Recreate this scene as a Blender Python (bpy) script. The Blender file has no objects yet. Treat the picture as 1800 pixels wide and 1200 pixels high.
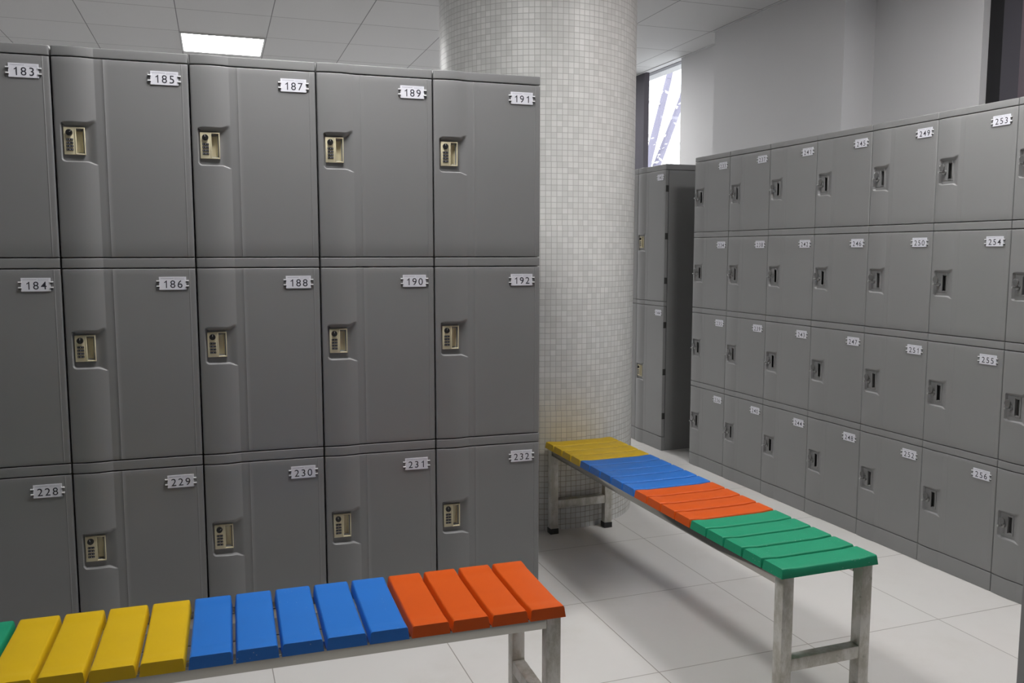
import bpy, bmesh, math, random
from mathutils import Vector, Matrix
random.seed(7)
SC = bpy.context.scene
COL = SC.collection
PI = math.pi

# ------------------------------------------------------------------ camera, world, exposure
CAM_H = 1.3947438
cd = bpy.data.cameras.new('camera')
cam = bpy.data.objects.new('camera', cd); COL.objects.link(cam)
cam.location = (0, 0, CAM_H)
cam.rotation_euler = (PI/2 - 0.10415107, 0, 0)
cd.sensor_fit = 'HORIZONTAL'; cd.sensor_width = 36.0
cd.lens = 1508.48266/1800*36.0
cd.clip_start = 0.02; cd.clip_end = 100
SC.camera = cam

SC.view_settings.view_transform = 'Standard'
SC.view_settings.look = 'None'
SC.view_settings.exposure = 0.5
SC.view_settings.gamma = 1.0
SC.view_settings.use_curve_mapping = False

w = bpy.data.worlds.new('overcast_sky'); SC.world = w
w.use_nodes = True
nt = w.node_tree; nt.nodes.clear()
bg = nt.nodes.new('ShaderNodeBackground'); wo = nt.nodes.new('ShaderNodeOutputWorld')
tc = nt.nodes.new('ShaderNodeTexCoord'); sp = nt.nodes.new('ShaderNodeSeparateXYZ')
cr = nt.nodes.new('ShaderNodeValToRGB')
cr.color_ramp.elements[0].position = 0.35; cr.color_ramp.elements[0].color = (.6, .6, .62, 1)
cr.color_ramp.elements[1].position = 0.6; cr.color_ramp.elements[1].color = (.92, .94, 1.0, 1)
mr = nt.nodes.new('ShaderNodeMapRange'); mr.inputs[1].default_value = -1; mr.inputs[2].default_value = 1
nt.links.new(tc.outputs['Generated'], sp.inputs[0]); nt.links.new(sp.outputs[2], mr.inputs[0])
nt.links.new(mr.outputs[0], cr.inputs[0]); nt.links.new(cr.outputs[0], bg.inputs[0])
bg.inputs[1].default_value = 2.6
nt.links.new(bg.outputs[0], wo.inputs[0])

LAMP = 31.0            # strength of every ceiling panel's diffuser
LAMP_COL = (1.0, 0.99, 0.975)

# ------------------------------------------------------------------ layout
A0 = Vector((-1.36838439, 2.61308874)); AA = 0.30387094      # front line of the left row
B0 = Vector((1.17451776, 5.58648292)); AB = -1.21765416      # front line of the right row
W = 0.385
HA = [2.0017, 1.9718, 1.3763, 1.3435, 0.7406, 0.7071, 0.102]
HB = [1.9913, 1.9620, 1.5186, 1.4839, 1.0370, 1.0034, 0.5563, 0.5231, 0.0792]
CEIL = 3.0
def dirv(a): return Vector((math.cos(a), math.sin(a)))
dA = dirv(AA); nA = Vector((-dA.y, dA.x))
eB = dirv(AB); nB = Vector((-eB.y, eB.x))          # nB points away from the camera, to the wall
GA = math.radians(18.9); gu = dirv(GA); gv = Vector((-gu.y, gu.x))   # ceiling grid
def guv(u, v): return gu*u + gv*v

# ------------------------------------------------------------------ materials
def N(nt, t, **kw):
    n = nt.nodes.new(t)
    for k, v in kw.items(): setattr(n, k, v)
    return n
def new_mat(name):
    m = bpy.data.materials.new(name); m.use_nodes = True
    nt = m.node_tree; nt.nodes.clear()
    o = N(nt, 'ShaderNodeOutputMaterial'); b = N(nt, 'ShaderNodeBsdfPrincipled')
    nt.links.new(b.outputs[0], o.inputs[0])
    return m, nt, b
def plain(name, col, rough=.5, metal=0., noise=0., nscale=20., bump=0., bscale=400., spec=.5, coat=0.):
    m, nt, b = new_mat(name)
    b.inputs['Base Color'].default_value = (*col, 1)
    b.inputs['Roughness'].default_value = rough
    b.inputs['Metallic'].default_value = metal
    b.inputs['Specular IOR Level'].default_value = spec
    if coat: b.inputs['Coat Weight'].default_value = coat; b.inputs['Coat Roughness'].default_value = .15
    if noise or bump:
        tc = N(nt, 'ShaderNodeTexCoord')
    if noise:
        n = N(nt, 'ShaderNodeTexNoise'); n.inputs['Scale'].default_value = nscale; n.inputs['Detail'].default_value = 5
        nt.links.new(tc.outputs['Object'], n.inputs['Vector'])
        mx = N(nt, 'ShaderNodeMix', data_type='RGBA')
        mx.inputs[6].default_value = (*[c*(1-noise) for c in col], 1)
        mx.inputs[7].default_value = (*[min(1, c*(1+noise)) for c in col], 1)
        nt.links.new(n.outputs[0], mx.inputs[0]); nt.links.new(mx.outputs[2], b.inputs['Base Color'])
    if bump:
        n2 = N(nt, 'ShaderNodeTexNoise'); n2.inputs['Scale'].default_value = bscale; n2.inputs['Detail'].default_value = 2
        nt.links.new(tc.outputs['Object'], n2.inputs['Vector'])
        bp = N(nt, 'ShaderNodeBump'); bp.inputs['Strength'].default_value = bump; bp.inputs['Distance'].default_value = .001
        nt.links.new(n2.outputs[0], bp.inputs['Height']); nt.links.new(bp.outputs[0], b.inputs['Normal'])
    return m
def M2(nt, op, a, b=None, c=None):
    n = N(nt, 'ShaderNodeMath', operation=op)
    for i, v in enumerate((a, b, c)):
        if v is None: continue
        if isinstance(v, (int, float)): n.inputs[i].default_value = v
        else: nt.links.new(v, n.inputs[i])
    return n.outputs[0]
def edge_dist(nt, u):       # distance (in cells) to the nearest whole number
    f = M2(nt, 'FRACT', u)
    return M2(nt, 'SUBTRACT', 0.5, M2(nt, 'ABSOLUTE', M2(nt, 'SUBTRACT', f, 0.5)))
def mixc(nt, fac, c1, c2):
    mx = N(nt, 'ShaderNodeMix', data_type='RGBA')
    for i, v in ((0, fac), (6, c1), (7, c2)):
        if isinstance(v, (int, float)): mx.inputs[i].default_value = v
        elif isinstance(v, tuple): mx.inputs[i].default_value = (*v, 1)
        else: nt.links.new(v, mx.inputs[i])
    return mx.outputs[2]
def smooth(nt, val, lo, hi):
    m = N(nt, 'ShaderNodeMapRange', interpolation_type='SMOOTHSTEP')
    nt.links.new(val, m.inputs[0]); m.inputs[1].default_value = lo; m.inputs[2].default_value = hi
    return m.outputs[0]

def grid_mat(name, ang, pu, pv, ou, ov, tile, line, lw, rough, dirt=None, spec=.5, tvar=.03, bump=.3):
    """square panels laid in a grid in world metres (object sits at the origin)"""
    m, nt, b = new_mat(name)
    tc = N(nt, 'ShaderNodeTexCoord'); s = N(nt, 'ShaderNodeSeparateXYZ')
    nt.links.new(tc.outputs['Object'], s.inputs[0])
    ca, sa = math.cos(ang), math.sin(ang)
    u = M2(nt, 'ADD', M2(nt, 'MULTIPLY', s.outputs[0], ca), M2(nt, 'MULTIPLY', s.outputs[1], sa))
    v = M2(nt, 'ADD', M2(nt, 'MULTIPLY', s.outputs[0], -sa), M2(nt, 'MULTIPLY', s.outputs[1], ca))
    u = M2(nt, 'DIVIDE', M2(nt, 'SUBTRACT', u, ou), pu); v = M2(nt, 'DIVIDE', M2(nt, 'SUBTRACT', v, ov), pv)
    d = M2(nt, 'MINIMUM', edge_dist(nt, u), edge_dist(nt, v))
    fac = smooth(nt, d, lw/pu*.5*.6, lw/pu*.5*1.4)
    cmb = N(nt, 'ShaderNodeCombineXYZ')
    nt.links.new(M2(nt, 'FLOOR', u), cmb.inputs[0]); nt.links.new(M2(nt, 'FLOOR', v), cmb.inputs[1])
    wn = N(nt, 'ShaderNodeTexWhiteNoise'); nt.links.new(cmb.outputs[0], wn.inputs[0])
    t = mixc(nt, wn.outputs[0], tuple(c*(1-tvar) for c in tile), tile)
    if dirt:
        n = N(nt, 'ShaderNodeTexNoise'); n.inputs['Scale'].default_value = dirt[0]; n.inputs['Detail'].default_value = 6
        n.inputs['Roughness'].default_value = .65
        nt.links.new(tc.outputs['Object'], n.inputs['Vector'])
        t = mixc(nt, M2(nt, 'MULTIPLY', smooth(nt, n.outputs[0], .45, .8), dirt[1]), t, dirt[2])
    nt.links.new(mixc(nt, fac, line, t), b.inputs['Base Color'])
    b.inputs['Roughness'].default_value = rough; b.inputs['Specular IOR Level'].default_value = spec
    bp = N(nt, 'ShaderNodeBump'); bp.inputs['Strength'].default_value = bump; bp.inputs['Distance'].default_value = .002
    nt.links.new(fac, bp.inputs['Height']); nt.links.new(bp.outputs[0], b.inputs['Normal'])
    return m

m_lock_grey = plain('grey_locker_plastic', (.20, .20, .203), .42, noise=.03, nscale=6, bump=.10, bscale=1400, spec=.45)
m_lock_grey2 = plain('warm_grey_locker_plastic', (.228, .228, .229), .42, noise=.03, nscale=6, bump=.10, bscale=1400, spec=.45)
m_body = plain('grey_locker_carcass', (.16, .162, .162), .5, noise=.05, nscale=5)
m_beige = plain('beige_lock_plastic', (.66, .60, .42), .4)
m_black = plain('black_plastic', (.012, .012, .013), .35)
m_dark = plain('dark_plastic_and_cavity_shade', (.03, .03, .028), .6)  # hinge colour, also standing for shade inside the key lock slot
m_key = plain('steel_key_metal', (.42, .42, .42), .3, metal=.85)
m_key_head = plain('smoky_key_head', (.16, .16, .16), .22, metal=.5)
m_silver = plain('silver_mark', (.6, .6, .58), .35, metal=.6)
m_plate = plain('white_number_card', (.70, .70, .76), .4)
m_clip = plain('clear_clip_plastic', (.80, .80, .82), .25)
m_clip_shade = plain('clip_shadow', (.07, .07, .075), .4)
m_ink = plain('black_ink', (.018, .018, .03), .6)
m_faint = plain('faint_grey_ink', (.30, .30, .36), .6)
m_white_wall = plain('white_wall_paint', (.60, .60, .61), .75, noise=.02, nscale=3, spec=.2)
m_orange = plain('orange_slat_plastic', (.58, .082, .004), .44, noise=.05, nscale=9, bump=.06, bscale=900, spec=.3)
m_blue = plain('blue_slat_plastic', (.018, .15, .53), .42, noise=.05, nscale=9, bump=.06, bscale=900, spec=.35)
m_yellow = plain('yellow_slat_plastic', (.60, .39, .007), .44, noise=.05, nscale=9, bump=.06, bscale=900, spec=.3)
m_green = plain('green_slat_plastic', (.010, .26, .135), .45, noise=.05, nscale=9, bump=.06, bscale=900, spec=.35)
m_trim = plain('white_edge_trim', (.55, .55, .56), .6)
m_frame_dark = plain('dark_window_frame', (.055, .052, .065), .5)
def dust(m):
    """a few pale specks of dust lying on the slats"""
    nt = m.node_tree; b = next(n for n in nt.nodes if n.type == 'BSDF_PRINCIPLED')
    src = b.inputs['Base Color'].links[0].from_socket
    tc = N(nt, 'ShaderNodeTexCoord'); oi = N(nt, 'ShaderNodeObjectInfo')
    ad = N(nt, 'ShaderNodeVectorMath', operation='ADD'); nt.links.new(tc.outputs['Object'], ad.inputs[0]); nt.links.new(oi.outputs['Location'], ad.inputs[1])
    vo = N(nt, 'ShaderNodeTexVoronoi'); vo.inputs['Scale'].default_value = 75
    nt.links.new(ad.outputs[0], vo.inputs['Vector'])
    n = N(nt, 'ShaderNodeTexNoise'); n.inputs['Scale'].default_value = 6; nt.links.new(ad.outputs[0], n.inputs['Vector'])
    f = M2(nt, 'MULTIPLY', smooth(nt, vo.outputs['Distance'], .13, .07), smooth(nt, n.outputs[0], .50, .62))
    nt.links.new(mixc(nt, M2(nt, 'MULTIPLY', f, .45), src, (.6, .62, .62)), b.inputs['Base Color'])
for _m in (m_green, m_blue): dust(_m)
m_frame_black = plain('black_window_frame', (.006, .006, .008), .6)
m_lamp_frame = plain('white_lamp_frame', (.7, .7, .7), .4)
m_bark = plain('pale_bark', (.27, .255, .33), .8)
m_leaf = plain('pale_blossom_leaf', (.75, .72, .70), .7)

def mat_steel():
    m, nt, b = new_mat('dirty_stainless_steel')
    tc = N(nt, 'ShaderNodeTexCoord')
    n = N(nt, 'ShaderNodeTexNoise'); n.inputs['Scale'].default_value = 14; n.inputs['Detail'].default_value = 6
    n.inputs['Roughness'].default_value = .7
    mp = N(nt, 'ShaderNodeMapping'); mp.inputs['Scale'].default_value = (1, 1, .5)
    nt.links.new(tc.outputs['Object'], mp.inputs[0]); nt.links.new(mp.outputs[0], n.inputs['Vector'])
    c = mixc(nt, smooth(nt, n.outputs[0], .42, .62), (.42, .405, .35), (.60, .59, .555))
    n2 = N(nt, 'ShaderNodeTexNoise'); n2.inputs['Scale'].default_value = 22; n2.inputs['Detail'].default_value = 4
    nt.links.new(tc.outputs['Object'], n2.inputs['Vector'])
    c = mixc(nt, M2(nt, 'MULTIPLY', smooth(nt, n2.outputs[0], .62, .75), .7), c, (.14, .125, .105))
    nt.links.new(c, b.inputs['Base Color'])
    b.inputs['Metallic'].default_value = .3; b.inputs['Roughness'].default_value = .34
    return m
m_steel = mat_steel()
m_rail = plain('brushed_stainless_rail', (.37, .36, .335), .14, metal=1., noise=.08, nscale=8)

def mat_emit(name, col, s):
    m = bpy.data.materials.new(name); m.use_nodes = True
    nt = m.node_tree; nt.nodes.clear()
    o = N(nt, 'ShaderNodeOutputMaterial'); e = N(nt, 'ShaderNodeEmission')
    e.inputs[0].default_value = (*col, 1); e.inputs[1].default_value = s
    nt.links.new(e.outputs[0], o.inputs[0]); return m
m_diffuser = mat_emit('lit_lamp_diffuser', LAMP_COL, LAMP)

def mat_glass():
    m = bpy.data.materials.new('window_glass'); m.use_nodes = True
    nt = m.node_tree; nt.nodes.clear()
    o = N(nt, 'ShaderNodeOutputMaterial'); t = N(nt, 'ShaderNodeBsdfTransparent'); g = N(nt, 'ShaderNodeBsdfGlossy')
    t.inputs[0].default_value = (.93, .95, .95, 1); g.inputs['Roughness'].default_value = .02
    mx = N(nt, 'ShaderNodeMixShader'); mx.inputs[0].default_value = .05
    nt.links.new(t.outputs[0], mx.inputs[1]); nt.links.new(g.outputs[0], mx.inputs[2])
    nt.links.new(mx.outputs[0], o.inputs[0]); return m
m_glass = mat_glass()

def mat_brick():
    m, nt, b = new_mat('red_brick_outside')
    tc = N(nt, 'ShaderNodeTexCoord'); mp = N(nt, 'ShaderNodeMapping')
    mp.inputs['Rotation'].default_value = (PI/2, 0, 0)
    br = N(nt, 'ShaderNodeTexBrick')
    br.inputs['Color1'].default_value = (.42, .16, .12, 1); br.inputs['Color2'].default_value = (.34, .13, .10, 1)
    br.inputs['Mortar'].default_value = (.6, .55, .5, 1); br.inputs['Scale'].default_value = 1
    br.inputs['Mortar Size'].default_value = .006; br.inputs['Brick Width'].default_value = .22; br.inputs['Row Height'].default_value = .075
    nt.links.new(tc.outputs['Object'], mp.inputs[0]); nt.links.new(mp.outputs[0], br.inputs[0])
    nt.links.new(br.outputs[0], b.inputs['Base Color']); b.inputs['Roughness'].default_value = .85
    return m
m_brick = mat_brick()

def mat_mosaic():
    m, nt, b = new_mat('white_mosaic_tiles')
    uv = N(nt, 'ShaderNodeUVMap'); uv.uv_map = 'tiles'
    s = N(nt, 'ShaderNodeSeparateXYZ'); nt.links.new(uv.outputs[0], s.inputs[0])
    U, V = s.outputs[0], s.outputs[1]
    sheet = N(nt, 'ShaderNodeTexWhiteNoise', noise_dimensions='1D')
    nt.links.new(M2(nt, 'FLOOR', M2(nt, 'DIVIDE', V, 11)), sheet.inputs['W'])
    U2 = M2(nt, 'ADD', U, M2(nt, 'MULTIPLY', sheet.outputs[0], .14))
    sheet2 = N(nt, 'ShaderNodeTexWhiteNoise', noise_dimensions='1D')
    nt.links.new(M2(nt, 'FLOOR', M2(nt, 'DIVIDE', U, 11)), sheet2.inputs['W'])
    V2 = M2(nt, 'ADD', V, M2(nt, 'MULTIPLY', sheet2.outputs[0], .10))
    cmb = N(nt, 'ShaderNodeCombineXYZ')
    nt.links.new(M2(nt, 'FLOOR', U2), cmb.inputs[0]); nt.links.new(M2(nt, 'FLOOR', V2), cmb.inputs[1])
    wn = N(nt, 'ShaderNodeTexWhiteNoise'); nt.links.new(cmb.outputs[0], wn.inputs[0])
    d = M2(nt, 'MINIMUM', edge_dist(nt, U2), edge_dist(nt, V2))
    fac = smooth(nt, d, .022, .058)
    tile = mixc(nt, wn.outputs[0], (.56, .565, .55), (.66, .66, .645))
    tc = N(nt, 'ShaderNodeTexCoord'); so = N(nt, 'ShaderNodeSeparateXYZ'); nt.links.new(tc.outputs['Object'], so.inputs[0])
    # an old yellow stain low on the side that faces the bench
    n = N(nt, 'ShaderNodeTexNoise'); n.inputs['Scale'].default_value = 5; n.inputs['Detail'].default_value = 3
    nt.links.new(tc.outputs['Object'], n.inputs['Vector'])
    cen = N(nt, 'ShaderNodeVectorMath', operation='DISTANCE')
    sc = N(nt, 'ShaderNodeVectorMath', operation='MULTIPLY'); sc.inputs[1].default_value = (1, .5, .8)
    nt.links.new(tc.outputs['Object'], sc.inputs[0]); nt.links.new(sc.outputs[0], cen.inputs[0])
    cen.inputs[1].default_value = (.06, -.25, .48*.8)
    st = smooth(nt, M2(nt, 'ADD', cen.outputs['Value'], M2(nt, 'MULTIPLY', n.outputs[0], .12)), .33, .10)
    tile = mixc(nt, M2(nt, 'MULTIPLY', st, .3), tile, (.60, .50, .26))
    grout = mixc(nt, smooth(nt, so.outputs[2], .75, .2), (.40, .395, .385), (.27, .24, .185))
    nt.links.new(mixc(nt, fac, grout, tile), b.inputs['Base Color'])
    b.inputs['Roughness'].default_value = .38; b.inputs['Specular IOR Level'].default_value = .35
    bp = N(nt, 'ShaderNodeBump'); bp.inputs['Strength'].default_value = .5; bp.inputs['Distance'].default_value = .002
    nt.links.new(fac, bp.inputs['Height']); nt.links.new(bp.outputs[0], b.inputs['Normal'])
    return m
m_mosaic = mat_mosaic()
m_floor = grid_mat('pale_floor_tiles', -1.22102894, .605, .605,
                   Vector((.64435747, 4.07742475)).dot(dirv(-1.22102894)),
                   Vector((.64435747, 4.07742475)).dot(Vector((math.sin(1.22102894), math.cos(1.22102894)))),
                   (.62, .605, .59), (.27, .25, .23), .0034, .34, dirt=(2.6, .32, (.46, .43, .385)), spec=.4)
m_ceil = grid_mat('white_ceiling_panels', GA, .615, .615, -.205, 5.065, (.60, .60, .60), (.20, .20, .205), .006, .7, spec=.2, tvar=.03)

# ------------------------------------------------------------------ mesh helpers
class MB:
    """collects geometry for ONE mesh object"""
    def __init__(s): s.v = []; s.f = []; s.m = []; s.mats = []; s.sm = []
    def mi(s, m):
        if m not in s.mats: s.mats.append(m)
        return s.mats.index(m)
    def add(s, vs, fs, m, smooth=False):
        o = len(s.v); s.v += [tuple(v) for v in vs]; k = s.mi(m)
        for f in fs: s.f.append([i+o for i in f]); s.m.append(k); s.sm.append(smooth)
    def box(s, x0, x1, y0, y1, z0, z1, m, bev=0., seg=2):
        if bev <= 0:
            vs = [(x, y, z) for z in (z0, z1) for y in (y0, y1) for x in (x0, x1)]
            s.add(vs, [(0, 2, 3, 1), (4, 5, 7, 6), (0, 1, 5, 4), (2, 6, 7, 3), (0, 4, 6, 2), (1, 3, 7, 5)], m); return
        bm = bmesh.new(); bmesh.ops.create_cube(bm, size=1)
        for v in bm.verts:
            v.co = ((x0+x1)/2+v.co.x*(x1-x0), (y0+y1)/2+v.co.y*(y1-y0), (z0+z1)/2+v.co.z*(z1-z0))
        bmesh.ops.bevel(bm, geom=bm.edges[:], offset=bev, segments=seg, affect='EDGES', profile=.5)
        s.add_bm(bm, m, True)
    def add_bm(s, bm, m, smooth=False):
        bm.verts.index_update()
        s.add([v.co[:] for v in bm.verts], [[v.index for v in f.verts] for f in bm.faces], m, smooth); bm.free()
    def cyl(s, p0, p1, r0, r1, m, seg=20, cap=True):
        p0, p1 = Vector(p0), Vector(p1); ax = (p1-p0).normalized()
        a = ax.orthogonal().normalized(); b = ax.cross(a)
        vs = []; 
        for p, r in ((p0, r0), (p1, r1)):
            for i in range(seg):
                t = 2*PI*i/seg; vs.append(p+a*(math.cos(t)*r)+b*(math.sin(t)*r))
        fs = [(i, (i+1) % seg, seg+(i+1) % seg, seg+i) for i in range(seg)]
        s.add(vs, fs, m, True)
        if cap:
            s.add(vs[:seg], [list(range(seg))[::-1]], m); s.add(vs[seg:], [list(range(seg))], m)
    def build(s, name, parent=None, angle=35):
        me = s.mesh(name, angle)
        return obj(name, me, parent)
    def mesh(s, name, angle=35):
        me = bpy.data.meshes.new(name)
        me.from_pydata(s.v, [], s.f)
        for m in s.mats: me.materials.append(m)
        me.polygons.foreach_set('material_index', s.m)
        me.polygons.foreach_set('use_smooth', s.sm)
        me.update()
        if any(s.sm): me.set_sharp_from_angle(angle=math.radians(angle))
        return me
def obj(name, me, parent=None, loc=(0, 0, 0), rz=0.):
    o = bpy.data.objects.new(name, me); COL.objects.link(o)
    if parent: o.parent = parent
    o.location = loc; o.rotation_euler = (0, 0, rz)
    return o
def thing(name, label, cat, loc=(0, 0, 0), rz=0., group=None):
    o = bpy.data.objects.new(name, None); COL.objects.link(o)
    o.location = loc; o.rotation_euler = (0, 0, rz); o.empty_display_size = .1
    return tag(o, label, cat, group)
def tag(o, label, cat, group=None):
    o['label'] = label; o['category'] = cat
    if group: o['group'] = group
    return o
def struct(o): o['kind'] = 'structure'; return o

# ------------------------------------------------------------------ room shell
def prism(mb, pts, z0, z1, m):
    n = len(pts)
    vs = [(p[0], p[1], z0) for p in pts]+[(p[0], p[1], z1) for p in pts]
    ar = sum(pts[i][0]*pts[(i+1) % n][1]-pts[(i+1) % n][0]*pts[i][1] for i in range(n))
    fs = [list(range(n))[::-1], [n+i for i in range(n)]]+[(i, (i+1) % n, n+(i+1) % n, n+i) for i in range(n)]
    if ar < 0: fs = [f[::-1] for f in fs]
    mb.add(vs, fs, m)
def wl(s, d): return B0+eB*s+nB*d          # a point by (distance along, distance behind) the right row's front
D2 = .826; D1 = .60; TH = .24
# corners of the room
c_rb, c_rf = wl(-3.9, D2), wl(8.2, D2)
def line_meet(p, d, q, e):
    den = d.x*e.y-d.y*e.x; t = ((q.x-p.x)*e.y-(q.y-p.y)*e.x)/den; return p+d*t
BACKV, FRONTV, LEFTU = 9.2, -2.6, -3.4
r_back = line_meet(guv(0, BACKV), gu, c_rb, eB); l_back = guv(LEFTU, BACKV)
r_front = line_meet(guv(0, FRONTV), gu, c_rb, eB); l_front = guv(LEFTU, FRONTV)
room = [l_front, r_front, r_back, l_back]
mb = MB(); prism(mb, room, -.10, 0, m_floor); struct(mb.build('floor'))
mb = MB(); prism(mb, room, CEIL, CEIL+.08, m_ceil); struct(mb.build('ceiling'))
def wall_seg(mb, p, q, out, z0, z1, m=m_white_wall): prism(mb, [p, q, q+out*TH, p+out*TH], z0, z1, m)
mb = MB(); wall_seg(mb, l_back, r_back+eB*-.24, gv, 0, CEIL); struct(mb.build('wall_back'))
mb = MB(); wall_seg(mb, l_front, r_front, -gv, 0, CEIL); struct(mb.build('wall_front'))
mb = MB(); wall_seg(mb, l_front, l_back, -gu, 0, CEIL); struct(mb.build('wall_left'))
# right wall: recessed plane with two tall windows, a pier between them
SB = (r_back-B0).dot(eB); SF = (r_front-B0).dot(eB)
W1a, W1b = -3.1, -1.563; W2a, W2b = 1.387, 3.4; SILL = 1.0
mb = MB()
for a, b_, z0 in ((SB, W1a, 0), (W1a, W1b, 0), (W1b, W2a, 0), (W2a, W2b, 0), (W2b, SF, 0)):
    win = (a, b_) in ((W1a, W1b), (W2a, W2b))
    wall_seg(mb, wl(a, D2), wl(b_, D2), nB, 0, SILL if win else CEIL)
for a, b_ in ((W1a, W1b), (W2a, W2b)): wall_seg(mb, wl(a, D2), wl(b_, D2), nB, CEIL, CEIL+.3)
# pier standing proud of the wall
w1 = Vector((1.47, 6.52)); s0 = (w1-B0).dot(eB)
PA, PB = s0+.045, s0+1.4017
prism(mb, [wl(PA, D1), wl(PB, D1), wl(PB, D2), wl(PA, D2)], 0, CEIL, m_white_wall)
struct(mb.build('wall_right'))
# metal edge strips where ceiling meets the wall
mb = MB()
prism(mb, [wl(SB, D2-.018), wl(PA, D2-.018), wl(PA, D2), wl(SB, D2)], CEIL-.006, CEIL, m_trim)
struct(mb.build('trim_1'))
mb = MB()
prism(mb, [wl(PA, D1-.012), wl(PB, D1-.012), wl(PB, D1), wl(PA, D1)], CEIL-.005, CEIL, m_trim)
struct(mb.build('trim_2'))

# windows
def window(name, a, b_, bars):
    t = bpy.data.objects.new(name, None); COL.objects.link(t); struct(t)
    fr = MB()
    for x0, x1, d0, d1, m in bars: prism(fr, [wl(x0, D2+d0), wl(x1, D2+d0), wl(x1, D2+d1), wl(x0, D2+d1)], SILL, CEIL, m)
    for z0, z1 in ((SILL, SILL+.05), (CEIL-.004, CEIL)):
        prism(fr, [wl(a, D2+.06), wl(b_, D2+.06), wl(b_, D2+.12), wl(a, D2+.12)], z0, z1, m_frame_dark)
    fr.build('window_frame', t)
    g = MB(); prism(g, [wl(a, D2+.085), wl(b_, D2+.085), wl(b_, D2+.091), wl(a, D2+.091)], SILL+.05, CEIL-.004, m_glass)
    g.build('window_pane', t)
window('window_1', W1a, W1b, [(W1a, W1a+.06, .05, .12, m_frame_dark), (-2.5, -2.19, .0, .05, m_frame_dark), (W1b-.012, W1b, .05, .12, m_white_wall)])
window('window_2', W2a, W2b, [(W2a, W2a+.095, .045, .10, m_frame_black), (W2a+.095, W2a+.20, .03, .10, m_frame_dark), (W2b-.06, W2b, .05, .12, m_frame_dark), (2.3, 2.36, .05, .12, m_frame_dark)])

# ------------------------------------------------------------------ outside the windows
mb = MB()
mb.box(0, 7, 0, .3, -1, 6, m_brick)
o = mb.build('brick_wall'); p = wl(.5, 3.2); o.location = (p.x, p.y, 0); o.rotation_euler = (0, 0, AB)
tag(o, 'red brick building outside the window at the top right corner', 'building')

tb = Vector((2.24, 12.6))
tree = thing('tree', 'pale leaning tree in glaring daylight outside the far window', 'tree', (tb.x, tb.y, 0), -.176)
mb = MB()
def limb(pts):
    for (p, r), (q, r2) in zip(pts, pts[1:]): mb.cyl(p, q, r, r2, m_bark, 10)
limb([((-.75, 0, 0), .12), ((-.45, .05, 1.6), .09), ((-.27, 0, 2.7), .055), ((.0, 0, 3.85), .045), ((.25, .1, 5.2), .025)])
limb([((-.45, .05, 1.6), .08), ((-.15, .1, 2.64), .055), ((.2, .15, 3.6), .045), ((.42, .2, 4.6), .03), ((.5, .2, 5.4), .02)])
limb([((-.27, 0, 2.7), .04), ((-.8, .1, 3.7), .03), ((-.9, .1, 4.8), .02)])
mb.build('branches', tree)
lf = MB()
for i in range(1100):
    c = Vector((random.gauss(-.1, .6), random.gauss(.1, .4), random.uniform(1.8, 5.4)))
    a = Vector((random.gauss(0, 1), random.gauss(0, 1), random.gauss(0, 1))).normalized(); b2 = a.orthogonal().normalized()
    r = random.uniform(.02, .045)
    lf.add([c-a*r, c+b2*r*.6, c+a*r, c-b2*r*.6], [(0, 1, 2, 3)], m_leaf)
f = lf.build('foliage', tree); f['kind'] = 'stuff'

# ------------------------------------------------------------------ mosaic column
CX, CY, CR = .137, 4.725, .524
mb = MB(); NS = 120; NZ = 2
for k in range(NZ):
    for i in range(NS):
        t = 2*PI*i/NS; mb.v.append((CR*math.cos(t), CR*math.sin(t), k*CEIL))
for i in range(NS): mb.f.append([i, (i+1) % NS, NS+(i+1) % NS, NS+i]); mb.m.append(0); mb.sm.append(True)
mb.f.append(list(range(NS))[::-1]); mb.m.append(0); mb.sm.append(False)
mb.f.append([NS+i for i in range(NS)]); mb.m.append(0); mb.sm.append(False)
mb.mats.append(m_mosaic)
me = mb.mesh('mosaic_column')
uvl = me.uv_layers.new(name='tiles')
for pl in me.polygons:
    if len(pl.loop_indices) == 4:
        i = pl.index
        for li, (uu, vv) in zip(pl.loop_indices, ((i, 0), (i+1, 0), (i+1, CEIL/.0277), (i, CEIL/.0277))): uvl.data[li].uv = (uu, vv)
o = obj('mosaic_column', me, None, (CX, CY, 0))
tag(o, 'thick round pillar covered in small white mosaic tiles', 'pillar')

# ------------------------------------------------------------------ ceiling lights
def lamp(u, v, label):
    c = guv(u, v)
    t = thing('ceiling_light', label, 'ceiling light', (c.x, c.y, CEIL), GA, 'square ceiling light panels')
    h = .303; f = .012
    fr = MB()
    for x0, x1, y0, y1 in ((-h, h, -h, -h+f), (-h, h, h-f, h), (-h, -h+f, -h+f, h-f), (h-f, h, -h+f, h-f)):
        fr.box(x0, x1, y0, y1, -.012, -.0005, m_lamp_frame)
    for k in (-1, 1): fr.box(k*.1-.002, k*.1+.002, -h+f, h-f, -.010, -.007, m_lamp_frame)
    fr.build('lamp_frame', t)
    d = MB(); d.box(-h+f, h-f, -h+f, h-f, -.006, -.001, m_diffuser); d.build('diffuser', t)
LU, LV, LP = .10, 7.23, 2.46
lamp(LU, LV, 'lit square ceiling panel seen above the lockers on the left')
lamp(LU+.24, LV-2*LP+.12, 'lit square ceiling panel over the aisle before the left locker row, out of frame')
lamp(LU+LP, LV, 'lit square ceiling panel hidden behind the mosaic pillar')
lamp(LU+LP, LV-2*LP+.12, 'lit square ceiling panel over the green end of the long bench, out of frame')

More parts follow.
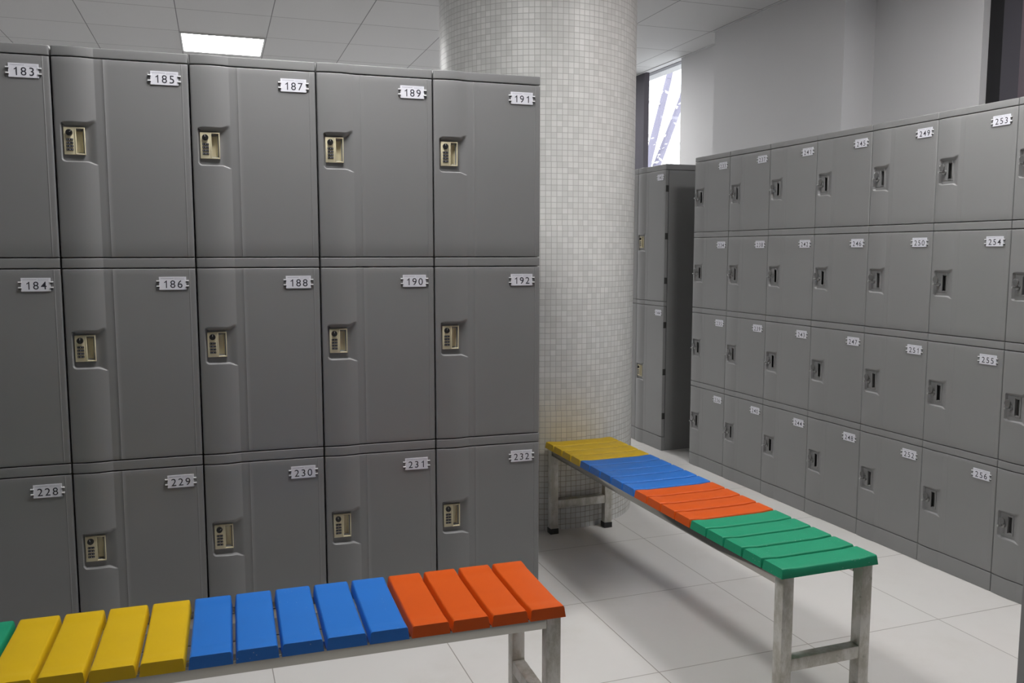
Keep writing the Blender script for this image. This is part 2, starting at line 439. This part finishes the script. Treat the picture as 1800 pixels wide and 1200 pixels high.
# ------------------------------------------------------------------ lockers
def sstep(a, b, x):
    t = max(0., min(1., (x-a)/(b-a))); return t*t*(3-2*t)
def bulge(x, amp):
    t = (x-.004)/(.1177-.004)
    if t >= 1: return 0.
    if t > .52: return amp*(1-((t-.52)/.48)**2)
    return amp*(1-((.52-t)/.56)**2)
def surf(x, zt, H, pocket, st):
    """height of a door / rail face above the flat panel; zt = distance below its top"""
    amp, ridge, floor_d, e0 = st
    h = bulge(x, amp)
    for xr in (.143, .364):
        d = abs(x-xr)
        if pocket and d < .0012: h += ridge*(1-d/.0012)
    if pocket:
        top, bot = pocket
        fl = sstep(.088, .1185, x)
        zt0 = top-.011*fl; zb0 = bot+.009*fl
        dx = x-.0190; d1 = zt-zt0; d2 = zb0-zt
        if dx > 0 and d1 > 0 and d2 > 0 and x < .1190:
            R = .012
            dd = min(d1, d2)
            if dx < R and dd < R: e = R-math.hypot(R-dx, R-dd)
            else: e = min(dx, dd)
            wall = .015 if d1 < d2 else .0042
            if dx < dd and dx < R: wall = .0042
            hp = -floor_d*(1-sstep(.088, .1185, x))
            k = sstep(0, wall, e)
            h = h*(1-k)+hp*k
            mid = (top+bot)/2
            if .033 < x < .077 and abs(zt-mid) < .032: h = -.026
    r = .0045 if pocket else .004
    for d in (x-e0, (W-e0)-x):
        if d < r: h -= r-math.sqrt(max(0, r*r-(r-d)**2))
    r2 = .0025 if pocket else .002
    for d in (zt, H-zt):
        if d < r2: h -= r2-math.sqrt(max(0, r2*r2-(r2-d)**2))
    return h
def face_panel(H, depth, pocket, m, name, st):
    """a moulded front: local x 0..W, y = -height, z 0..H"""
    e0 = st[3]
    xs = [e0, e0+.0005, e0+.0013, e0+.0025, .006]
    x = .0085
    step = .0017 if pocket else .004
    while x < .1170: xs.append(x); x += step
    xs += [.1177, .1190, .125, .1335, .1416, .1424, .143, .1436, .1444, .155]
    x = .175
    while x < .355: xs.append(x); x += .025
    xs += [.3615, .3626, .3634, .364, .3646, .3654, .368, .374, .379, W-e0-.0025, W-e0-.0013, W-e0-.0005, W-e0]
    zs = [0, .0006, .0014, .0025]
    if pocket:
        z = .02
        top, bot = pocket
        while z < top-.03: zs.append(z); z += .04
        z = top-.013
        while z < top+.018: zs.append(z); z += .0012
        while z < bot-.016: zs.append(z); z += .005
        z = bot-.015
        while z < bot+.012: zs.append(z); z += .0011
        z = bot+.03
        while z < H-.01: zs.append(z); z += .05
    else: zs.append(H/2)
    zs += [H-.0025, H-.0014, H-.0006, H]
    mb = MB(); nx = len(xs); nz = len(zs)
    vs = [(x, -surf(x, zt, H, pocket, st), H-zt) for zt in zs for x in xs]
    fs = []
    for j in range(nz-1):
        for i in range(nx-1):
            a = j*nx+i; fs.append((a, a+nx, a+nx+1, a+1))
    mb.add(vs, fs, m, True)
    # rim going back to 'depth'
    ring = [j for j in range(nx)]+[j*nx+nx-1 for j in range(1, nz)]+[(nz-1)*nx+i for i in range(nx-2, -1, -1)]+[j*nx for j in range(nz-2, 0, -1)]
    rv = [vs[i] for i in ring]; bk = [(v[0], depth, v[2]) for v in rv]; n = len(rv)
    mb.add(rv+bk, [(i, (i+1) % n, n+(i+1) % n, n+i) for i in range(n)], m)
    mb.add(bk, [list(range(n))], m)
    return mb.mesh(name, 40)

# --- number plates -------------------------------------------------------------
digits = {}
for ch in '0123456789':
    cu = bpy.data.curves.new('digit', 'FONT'); cu.body = ch; cu.size = 1; cu.resolution_u = 6; cu.offset = .002
    to = bpy.data.objects.new('digit', cu); COL.objects.link(to)
    bpy.context.view_layer.update()
    dg = bpy.context.evaluated_depsgraph_get()
    tm = bpy.data.meshes.new_from_object(to.evaluated_get(dg))
    vs = [v.co.copy() for v in tm.vertices]; fs = [list(p.vertices) for p in tm.polygons]
    digits[ch] = (vs, fs)
    bpy.data.objects.remove(to); bpy.data.curves.remove(cu); bpy.data.meshes.remove(tm)
b8 = min(v.y for v in digits['8'][0]); t8 = max(v.y for v in digits['8'][0]); q8 = t8-b8
digits['1'] = ([Vector((x*q8, b8+y*q8, 0)) for x, y in ((.20, 0), (.325, 0), (.325, 1), (.245, 1), (.20, .915), (-.02, .765), (-.02, .655), (.20, .77))],
               [[0, 1, 2, 3, 4, 7], [4, 5, 6, 7]])
h8 = max(v.y for v in digits['8'][0])-min(v.y for v in digits['8'][0])
DS = .0238/h8
PW, PH = .080, .0405
def plate_mesh(tilt=0):
    mb = MB()
    mb.box(0, PW, -.0022, 0, 0, PH, m_plate)
    for z in (.010, .0265):                      # the clear clips that hold the card
        for x0, x1 in ((-.0075, .002), (PW-.002, PW+.0075)):
            mb.box(x0, x1, -.0045, 0, z, z+.0035, m_clip)
            mb.box(x0+.001, x1-.001, -.003, -.0002, z-.0045, z, m_clip_shade)  # dark box painted in as the shadow below each clip
    return mb.mesh('number_plate')
PLATE = plate_mesh()
def number_mesh(num):
    mb = MB()
    for k, ch in enumerate(num):
        vs, fs = digits[ch]
        x0 = min(v.x for v in vs); x1 = max(v.x for v in vs); y0 = min(v.y for v in digits['8'][0])
        cx = PW/2+(k-1)*.0213
        mb.add([(cx+(v.x-(x0+x1)/2)*DS, -.0025, .0055+(v.y-y0)*DS) for v in vs], fs, m_ink)
    x = .005                                      # the illegible small print along the top of the card
    while x < .040:
        l = random.uniform(.0015, .0035); mb.box(x, x+l, -.0024, -.0021, .0348, .0362, m_faint); x += l+.0007
    for z in (.0362, .0325):
        x = .046
        while x < .074:
            l = random.uniform(.001, .003); mb.box(x, x+l, -.0024, -.0021, z, z+.0007, m_faint); x += l+.0006
    return mb.mesh('number')

# --- locks ---------------------------------------------------------------------
LW, LH = .058, .081
def combo_body():
    mb = MB(); m = m_beige; b = .0012
    y0, y1 = -.0015, .020
    mb.box(0, .0305, y0, y1, 0, LH, m, b)                      # code side
    mb.box(.0305, .0335, y0-.0015, y1, 0, LH, m, .0006)          # divider
    mb.box(.0555, LW, y0-.0012, y1, 0, LH, m, .0006)
    mb.box(.0335, .0555, y0-.0012, y1, 0, .0035, m, .0006); mb.box(.0335, .0555, y0-.0012, y1, LH-.0035, LH, m, .0006)
    # finger pull: sloping back wall
    mb.add([(.0335, .017, .0035), (.047, .017, .0035), (.0555, .004, .0035), (.0335, .017, LH-.0035), (.047, .017, LH-.0035), (.0555, .004, LH-.0035)],
           [(0, 1, 4, 3), (1, 2, 5, 4)], m)
    return mb.mesh('combination_lock')
COMBO = combo_body()
mb = MB(); mb.cyl((0, 0, 0), (0, -.0055, 0), .0098, .0092, m_black, 24)
mb.box(-.0012, .0012, -.0085, -.005, -.0088, .0088, m_black, .0004)
mb.box(-.0007, .0007, -.0087, -.008, .002, .008, m_silver)
KNOB = mb.mesh('lock_knob')
mb = MB(); mb.box(-.0095, .0095, -.0018, .001, -.0032, .0032, m_black, .0008)
mb.box(-.0014, .0014, -.0021, -.0017, -.0016, .0016, m_faint)
mb.box(-.0075, -.0055, -.0020, -.0017, -.0010, .0010, m_faint); mb.box(.0055, .0075, -.0020, -.0017, -.0010, .0010, m_faint)
WHEEL = mb.mesh('code_wheel')
def key_plate_mesh():
    mb = MB(); m = m_lock_grey2; y0, y1 = .0070, .021
    a0, a1, z0, z1 = .0325, .0525, .0065, .0765
    mb.box(0, a0, y0, y1, 0, LH+.002, m, .0012)
    mb.box(a1, LW, y0-.002, y1, 0, LH+.002, m, .0008)
    mb.box(a0, a1, y0, y1, 0, z0, m, .0008); mb.box(a0, a1, y0, y1, z1, LH+.002, m, .0008)
    mb.box(a0-.002, a0, y0-.002, y1, z0-.002, z1+.002, m, .0005)
    mb.box(a0, a1, y0-.002, y0, z0-.002, z0, m, .0003); mb.box(a0, a1, y0-.002, y0, z1, z1+.002, m, .0003)
    mb.box(a0, a1, .020, .021, z0, z1, m_dark)  # dark back plane: the slot's unlit interior put in as colour
    return mb.mesh('key_lock')
KEYLOCK = key_plate_mesh()
mb = MB(); mb.cyl((0, .006, 0), (0, -.003, 0), .0105, .0095, m_key, 24); BARREL = mb.mesh('lock_barrel')
def key_mesh():
    mb = MB()
    mb.cyl((0, -.003, 0), (0, -.026, 0), .0038, .0034, m_key, 14)            # shank
    mb.cyl((0, -.026, 0), (0, -.0285, 0), .0046, .0038, m_key, 14)
    # rounded head folded up over the barrel
    pts = []; n = 32
    for i in range(n):
        t = 2*PI*i/n; w_ = .0135 if math.sin(t) > 0 else .0120
        pts.append((w_*math.cos(t), .018+.0170*math.sin(t)))
    rings = []
    for y, k in ((-.0070, .86), (-.0078, 1.0), (-.0112, 1.0), (-.0122, .84)):
        rings.append([(x*k, y, .018+(z-.018)*k) for x, z in pts])
    vs = [p for r in rings for p in r]; fs = []
    for j in range(3):
        for i in range(n):
            q = (i+1) % n; fs.append((j*n+i, j*n+q, (j+1)*n+q, (j+1)*n+i))
    mb.add(vs, fs, m_key_head, True)
    mb.add(rings[0], [list(range(n))[::-1]], m_key_head); mb.add(rings[3], [list(range(n))], m_key_head)
    return mb.mesh('key')
KEY = key_mesh()

# --- carcass --------------------------------------------------------------------
def carcass(top, m, vents=False):
    mb = MB(); d = .50
    mb.box(.002, W-.002, .026, d, 0, top, m)
    return mb.mesh('carcass')

class LockerKind:
    """the moulded pieces shared by every column of one kind"""
    def __init__(s, H, mat, pt, pb, st):
        s.H = H; s.mat = mat; g = .0016; s.g = g
        s.tiers = []                                   # (door z0, height)
        s.cap = face_panel(H[0]-H[1]-g, .50, None, mat, 'top_cap', st); s.capz = H[1]+g
        s.rails = []; s.doors = []
        lv = H[1:]
        for k in range(0, len(lv), 2):
            z1, z0 = lv[k]-g, lv[k+1]+g
            s.doors.append((z0, z1, face_panel(z1-z0, .022, (pt, pb), mat, 'door', st)))
        for k in range(1, len(lv)-1, 2):
            z1, z0 = lv[k]-g, lv[k+1]+g
            s.rails.append((z0, face_panel(z1-z0, .024, None, mat, 'front_rail', st)))
        z1 = lv[-1]-g
        s.plinth = face_panel(z1, .024, None, mat, 'plinth', st)
        s.body = carcass(H[1]-.002, mat)
        s.pt, s.pb = pt, pb
# style: bulge of the handle side, groove ridge, depth of the lock pocket, half the gap to the next column
KA = LockerKind(HA, m_lock_grey, .187, .307, (.0092, .0008, .0060, .0022))
KB = LockerKind(HB, m_lock_grey2, .166, .281, (.0045, .0003, .0085, .0014))
KF = LockerKind([1.99, 1.952, 1.050, 1.018, .098], m_lock_grey2, .430, .550, (.0085, .0006, .0060, .0016))

def lever_hinge():
    mb = MB(); mb.box(-.010, .003, .002, .0265, -.022, .022, m_dark, .001); return mb.mesh('hinge')
HINGE = lever_hinge()
def locker(kind, origin, ang, nums, label, group, lock='combo', hinges=False, plates=True, keylabels=None):
    t = thing('locker', label, 'locker', (origin.x, origin.y, 0), ang, group)
    obj('carcass', kind.body, t)
    obj('top_cap', kind.cap, t, (0, 0, kind.capz))
    for z, me in kind.rails: obj('front_rail', me, t, (0, 0, z))
    obj('plinth', kind.plinth, t)
    for k, (z0, z1, me) in enumerate(kind.doors):
        d = obj('door', me, t, (0, 0, z0)); H = z1-z0
        mid = H-(kind.pt+kind.pb)/2
        if lock == 'combo':
            lz = mid-LH/2+.003
            obj('combination_lock', COMBO, d, (.0262, .0015, lz))
            kn = obj('lock_knob', KNOB, d, (.0262+.0155, 0, lz+LH-.016))
            kn.rotation_euler = (0, random.choice((0, .1, -.2, .9)), 0)
            for q in range(4): obj('code_wheel', WHEEL, d, (.0262+.0160, -.0002, lz+LH-.0365-q*.0098))
        else:
            lz = mid-LH/2+.001
            obj('key_lock', KEYLOCK, d, (.0255, .0, lz))
            obj('lock_barrel', BARREL, d, (.0255+.0150, .002, lz+.036))
        if plates:
            pl = obj('number_plate', PLATE, d, (.2745, -.0002, H-.0255-PH))
            if nums: obj('number', number_mesh(str(nums[k])), d, (.2745, -.0002, H-.0255-PH))
        if hinges:
            for hz in (.16*H, .5*H, .86*H): obj('hinge', HINGE, d, (W-.004, 0, hz))
    return t
GRP_A = 'three-door lockers in the left row'
A_NUM = [(183, 184, 228), (185, 186, 229), (187, 188, 230), (189, 190, 231), (191, 192, 232)]
for i, nm in enumerate(A_NUM):
    p = A0+dA*(W*(i-1))
    locker(KA, p, AA, nm, 'grey three-door locker column numbered %d, %d and %d' % nm, GRP_A)
GRP_B = 'four-door lockers in the right row'
def key_for(p, ang, z, label):
    c, s = math.cos(ang), math.sin(ang); lx, ly = .0405, .0
    o = obj('key', KEY, None, (p.x+c*lx-s*ly, p.y+s*lx+c*ly, z), ang)
    tag(o, label, 'key', 'keys standing in the right row of lockers')
    o.rotation_euler = (0, 0, ang)
    o.rotation_mode = 'XYZ'
    o.rotation_euler = (0, random.uniform(-.25, .25), ang)
tier_word = ['top', 'second', 'third', 'bottom']
for i in range(7):
    p = B0+eB*(W*i)
    nm = tuple(233+4*i+k for k in range(4))
    if i < 6: lab = 'grey four-door key locker column numbered %d, %d, %d and %d' % nm
    else: lab = 'grey four-door key locker column cut off by the right edge of the photo'
    locker(KB, p, AB, nm if i < 6 else None, lab, GRP_B, lock='key')
    for k, (z0, z1, me) in enumerate(KB.doors):
        H = z1-z0; mid = H-(KB.pt+KB.pb)/2
        lab = 'metal key in the lock of locker door %d' % nm[k] if i < 6 else 'metal key in the %s door of the locker cut off by the right edge' % tier_word[k]
        key_for(p, AB, z0+mid-LH/2+.001+.036, lab)
# two taller-door lockers beyond the pillar
F0 = Vector((1.050, 5.937))
F0 = F0-eB*W
GRP_F = 'two-door lockers beyond the pillar'
locker(KF, F0, AB, (143, 144), 'grey two-door locker with bare dark side panel, between pillar and right row', GRP_F, hinges=True)
locker(KF, F0-eB*W, AB, None, 'grey two-door locker mostly hidden behind the mosaic pillar', GRP_F, plates=False)
# the end of a further row, cut by the frame at the lower right
P = Vector((1.2, 1.95))
Q = P+dA*(W-.002)
t = locker(KA, Q, AA+PI, None, 'grey locker end panel with vent slots, cut off at the bottom right corner', None, plates=False)
vt = MB()
for g0 in (.30, 1.0, 1.6):
    for k in range(6): vt.box(W-.003, W-.0015, .045, .14, g0+.105-k*.016, g0+.113-k*.016, m_black)
vt.build('vent_slots', t)

# ------------------------------------------------------------------ benches
SH = .030; SL = .36
def slat_mesh(wd, mat):
    mb = MB(); dr = .0035; r = .0042
    ds = [0, .0012, .003, .006, .012, .022, .034, .046, .060, .08, .12, .18]
    ys = [-SL/2+d for d in ds]+[SL/2-d for d in ds[::-1][1:]]
    sec = []
    for y in ys:
        d = SL/2-abs(y)
        dish = .0032*sstep(.020, .062, d)
        ht = SH-dish
        if d < .006: ht -= .0040*(1-math.sqrt(max(0, 1-((.006-d)/.006)**2)))
        pts = [(-wd/2, 0)]
        xt = wd/2-dr
        pts.append((-(wd/2-dr*.8), ht-r))
        for k in (1, 2, 3):
            a = PI/2*k/3; pts.append((-(xt-r+r*math.cos(a)), ht-r+r*math.sin(a)))
        pts += [(-x, z) for x, z in pts[::-1]]
        sg = -1 if y < 0 else 1
        lean = .0035 if d == 0 else (.0035-min(d, .0035) if d < .0035 else 0)
        sec.append([(x, y+(-sg)*(-0+0)+(-sg*lean*min(1, z/SH)), z) for x, z in pts])
    n = len(sec[0]); vs = [p for s in sec for p in s]; fs = []
    for j in range(len(sec)-1):
        for i in range(n-1):
            a = j*n+i; fs.append((a, a+1, a+n+1, a+n))
        fs.append((j*n+n-1, j*n, (j+1)*n, (j+1)*n+n-1))
    mb.add(vs, fs, mat, True)
    mb.add(sec[0], [list(range(n))[::-1]], mat); mb.add(sec[-1], [list(range(n))], mat)
    return mb.mesh('seat_slat', 32)
def bench(label, end_mid, ang, pitch, runs, ztop):
    """local x runs along the bench from its near end, y across"""
    t = thing('bench', label, 'bench', (end_mid.x, end_mid.y, 0), ang, 'slatted changing room benches')
    n = sum(c for _, c, _ in runs); L = n*pitch; zs = ztop-SH
    i = 0
    for mat, c, word in runs:
        me = slat_mesh(pitch-.0065, mat)
        for k in range(c):
            o = obj('seat_slat', me, t, ((i+.5)*pitch, 0, zs)); o['label'] = word+' plastic slat'; i += 1
    T = .040; RH = .032; x0, x1 = .012, L-.012; y = SL/2-.012
    for sy in (-1, 1):
        yr = y-.002; r = MB(); a, b_ = (yr-T, yr) if sy > 0 else (-yr, -yr+T)
        r.box(x0+T, x1-T, a, b_, zs-RH, zs-.0002, m_rail, .001); r.build('side_rail', t)
    for sx in (0, 1):
        xa, xb = (x0, x0+T) if sx == 0 else (x1-T, x1)
        for sy in (-1, 1):
            a, b_ = (y-T, y) if sy > 0 else (-y, -y+T)
            g = MB(); g.box(xa, xb, a, b_, .024, zs-.0002, m_steel, .0025)
            leg = g.build('leg', t)
            q = MB(); q.box(xa-.002, xb+.002, a-.002, b_+.002, 0, .028, m_black, .002); q.build('foot_cap', leg)
        g = MB(); g.box(xa+.001, xb-.001, -y+T, y-T, .130, .170, m_steel, .002); g.build('leg_brace', t)
    return t
Y4, B5, R4, G5 = (m_yellow, 4, 'yellow'), (m_blue, 5, 'blue'), (m_orange, 4, 'orange'), (m_green, 5, 'green')
# long bench in the middle: near (green) end to far (yellow) end
near = Vector((.969, 2.512)); far = Vector((.332, 4.240))
bench('bench with green slats nearest, running back to the mosaic pillar', near, math.atan2(far.y-near.y, far.x-near.x), (far-near).length/18, [G5, R4, B5, Y4], .46)
# bench in front of the left row: right (orange) end first
e1 = Vector((.090, 2.365))
bench('bench with orange slats at its right end, in front of the left lockers', e1, PI+math.radians(18.2), .1052, [R4, B5, Y4, G5], .46)
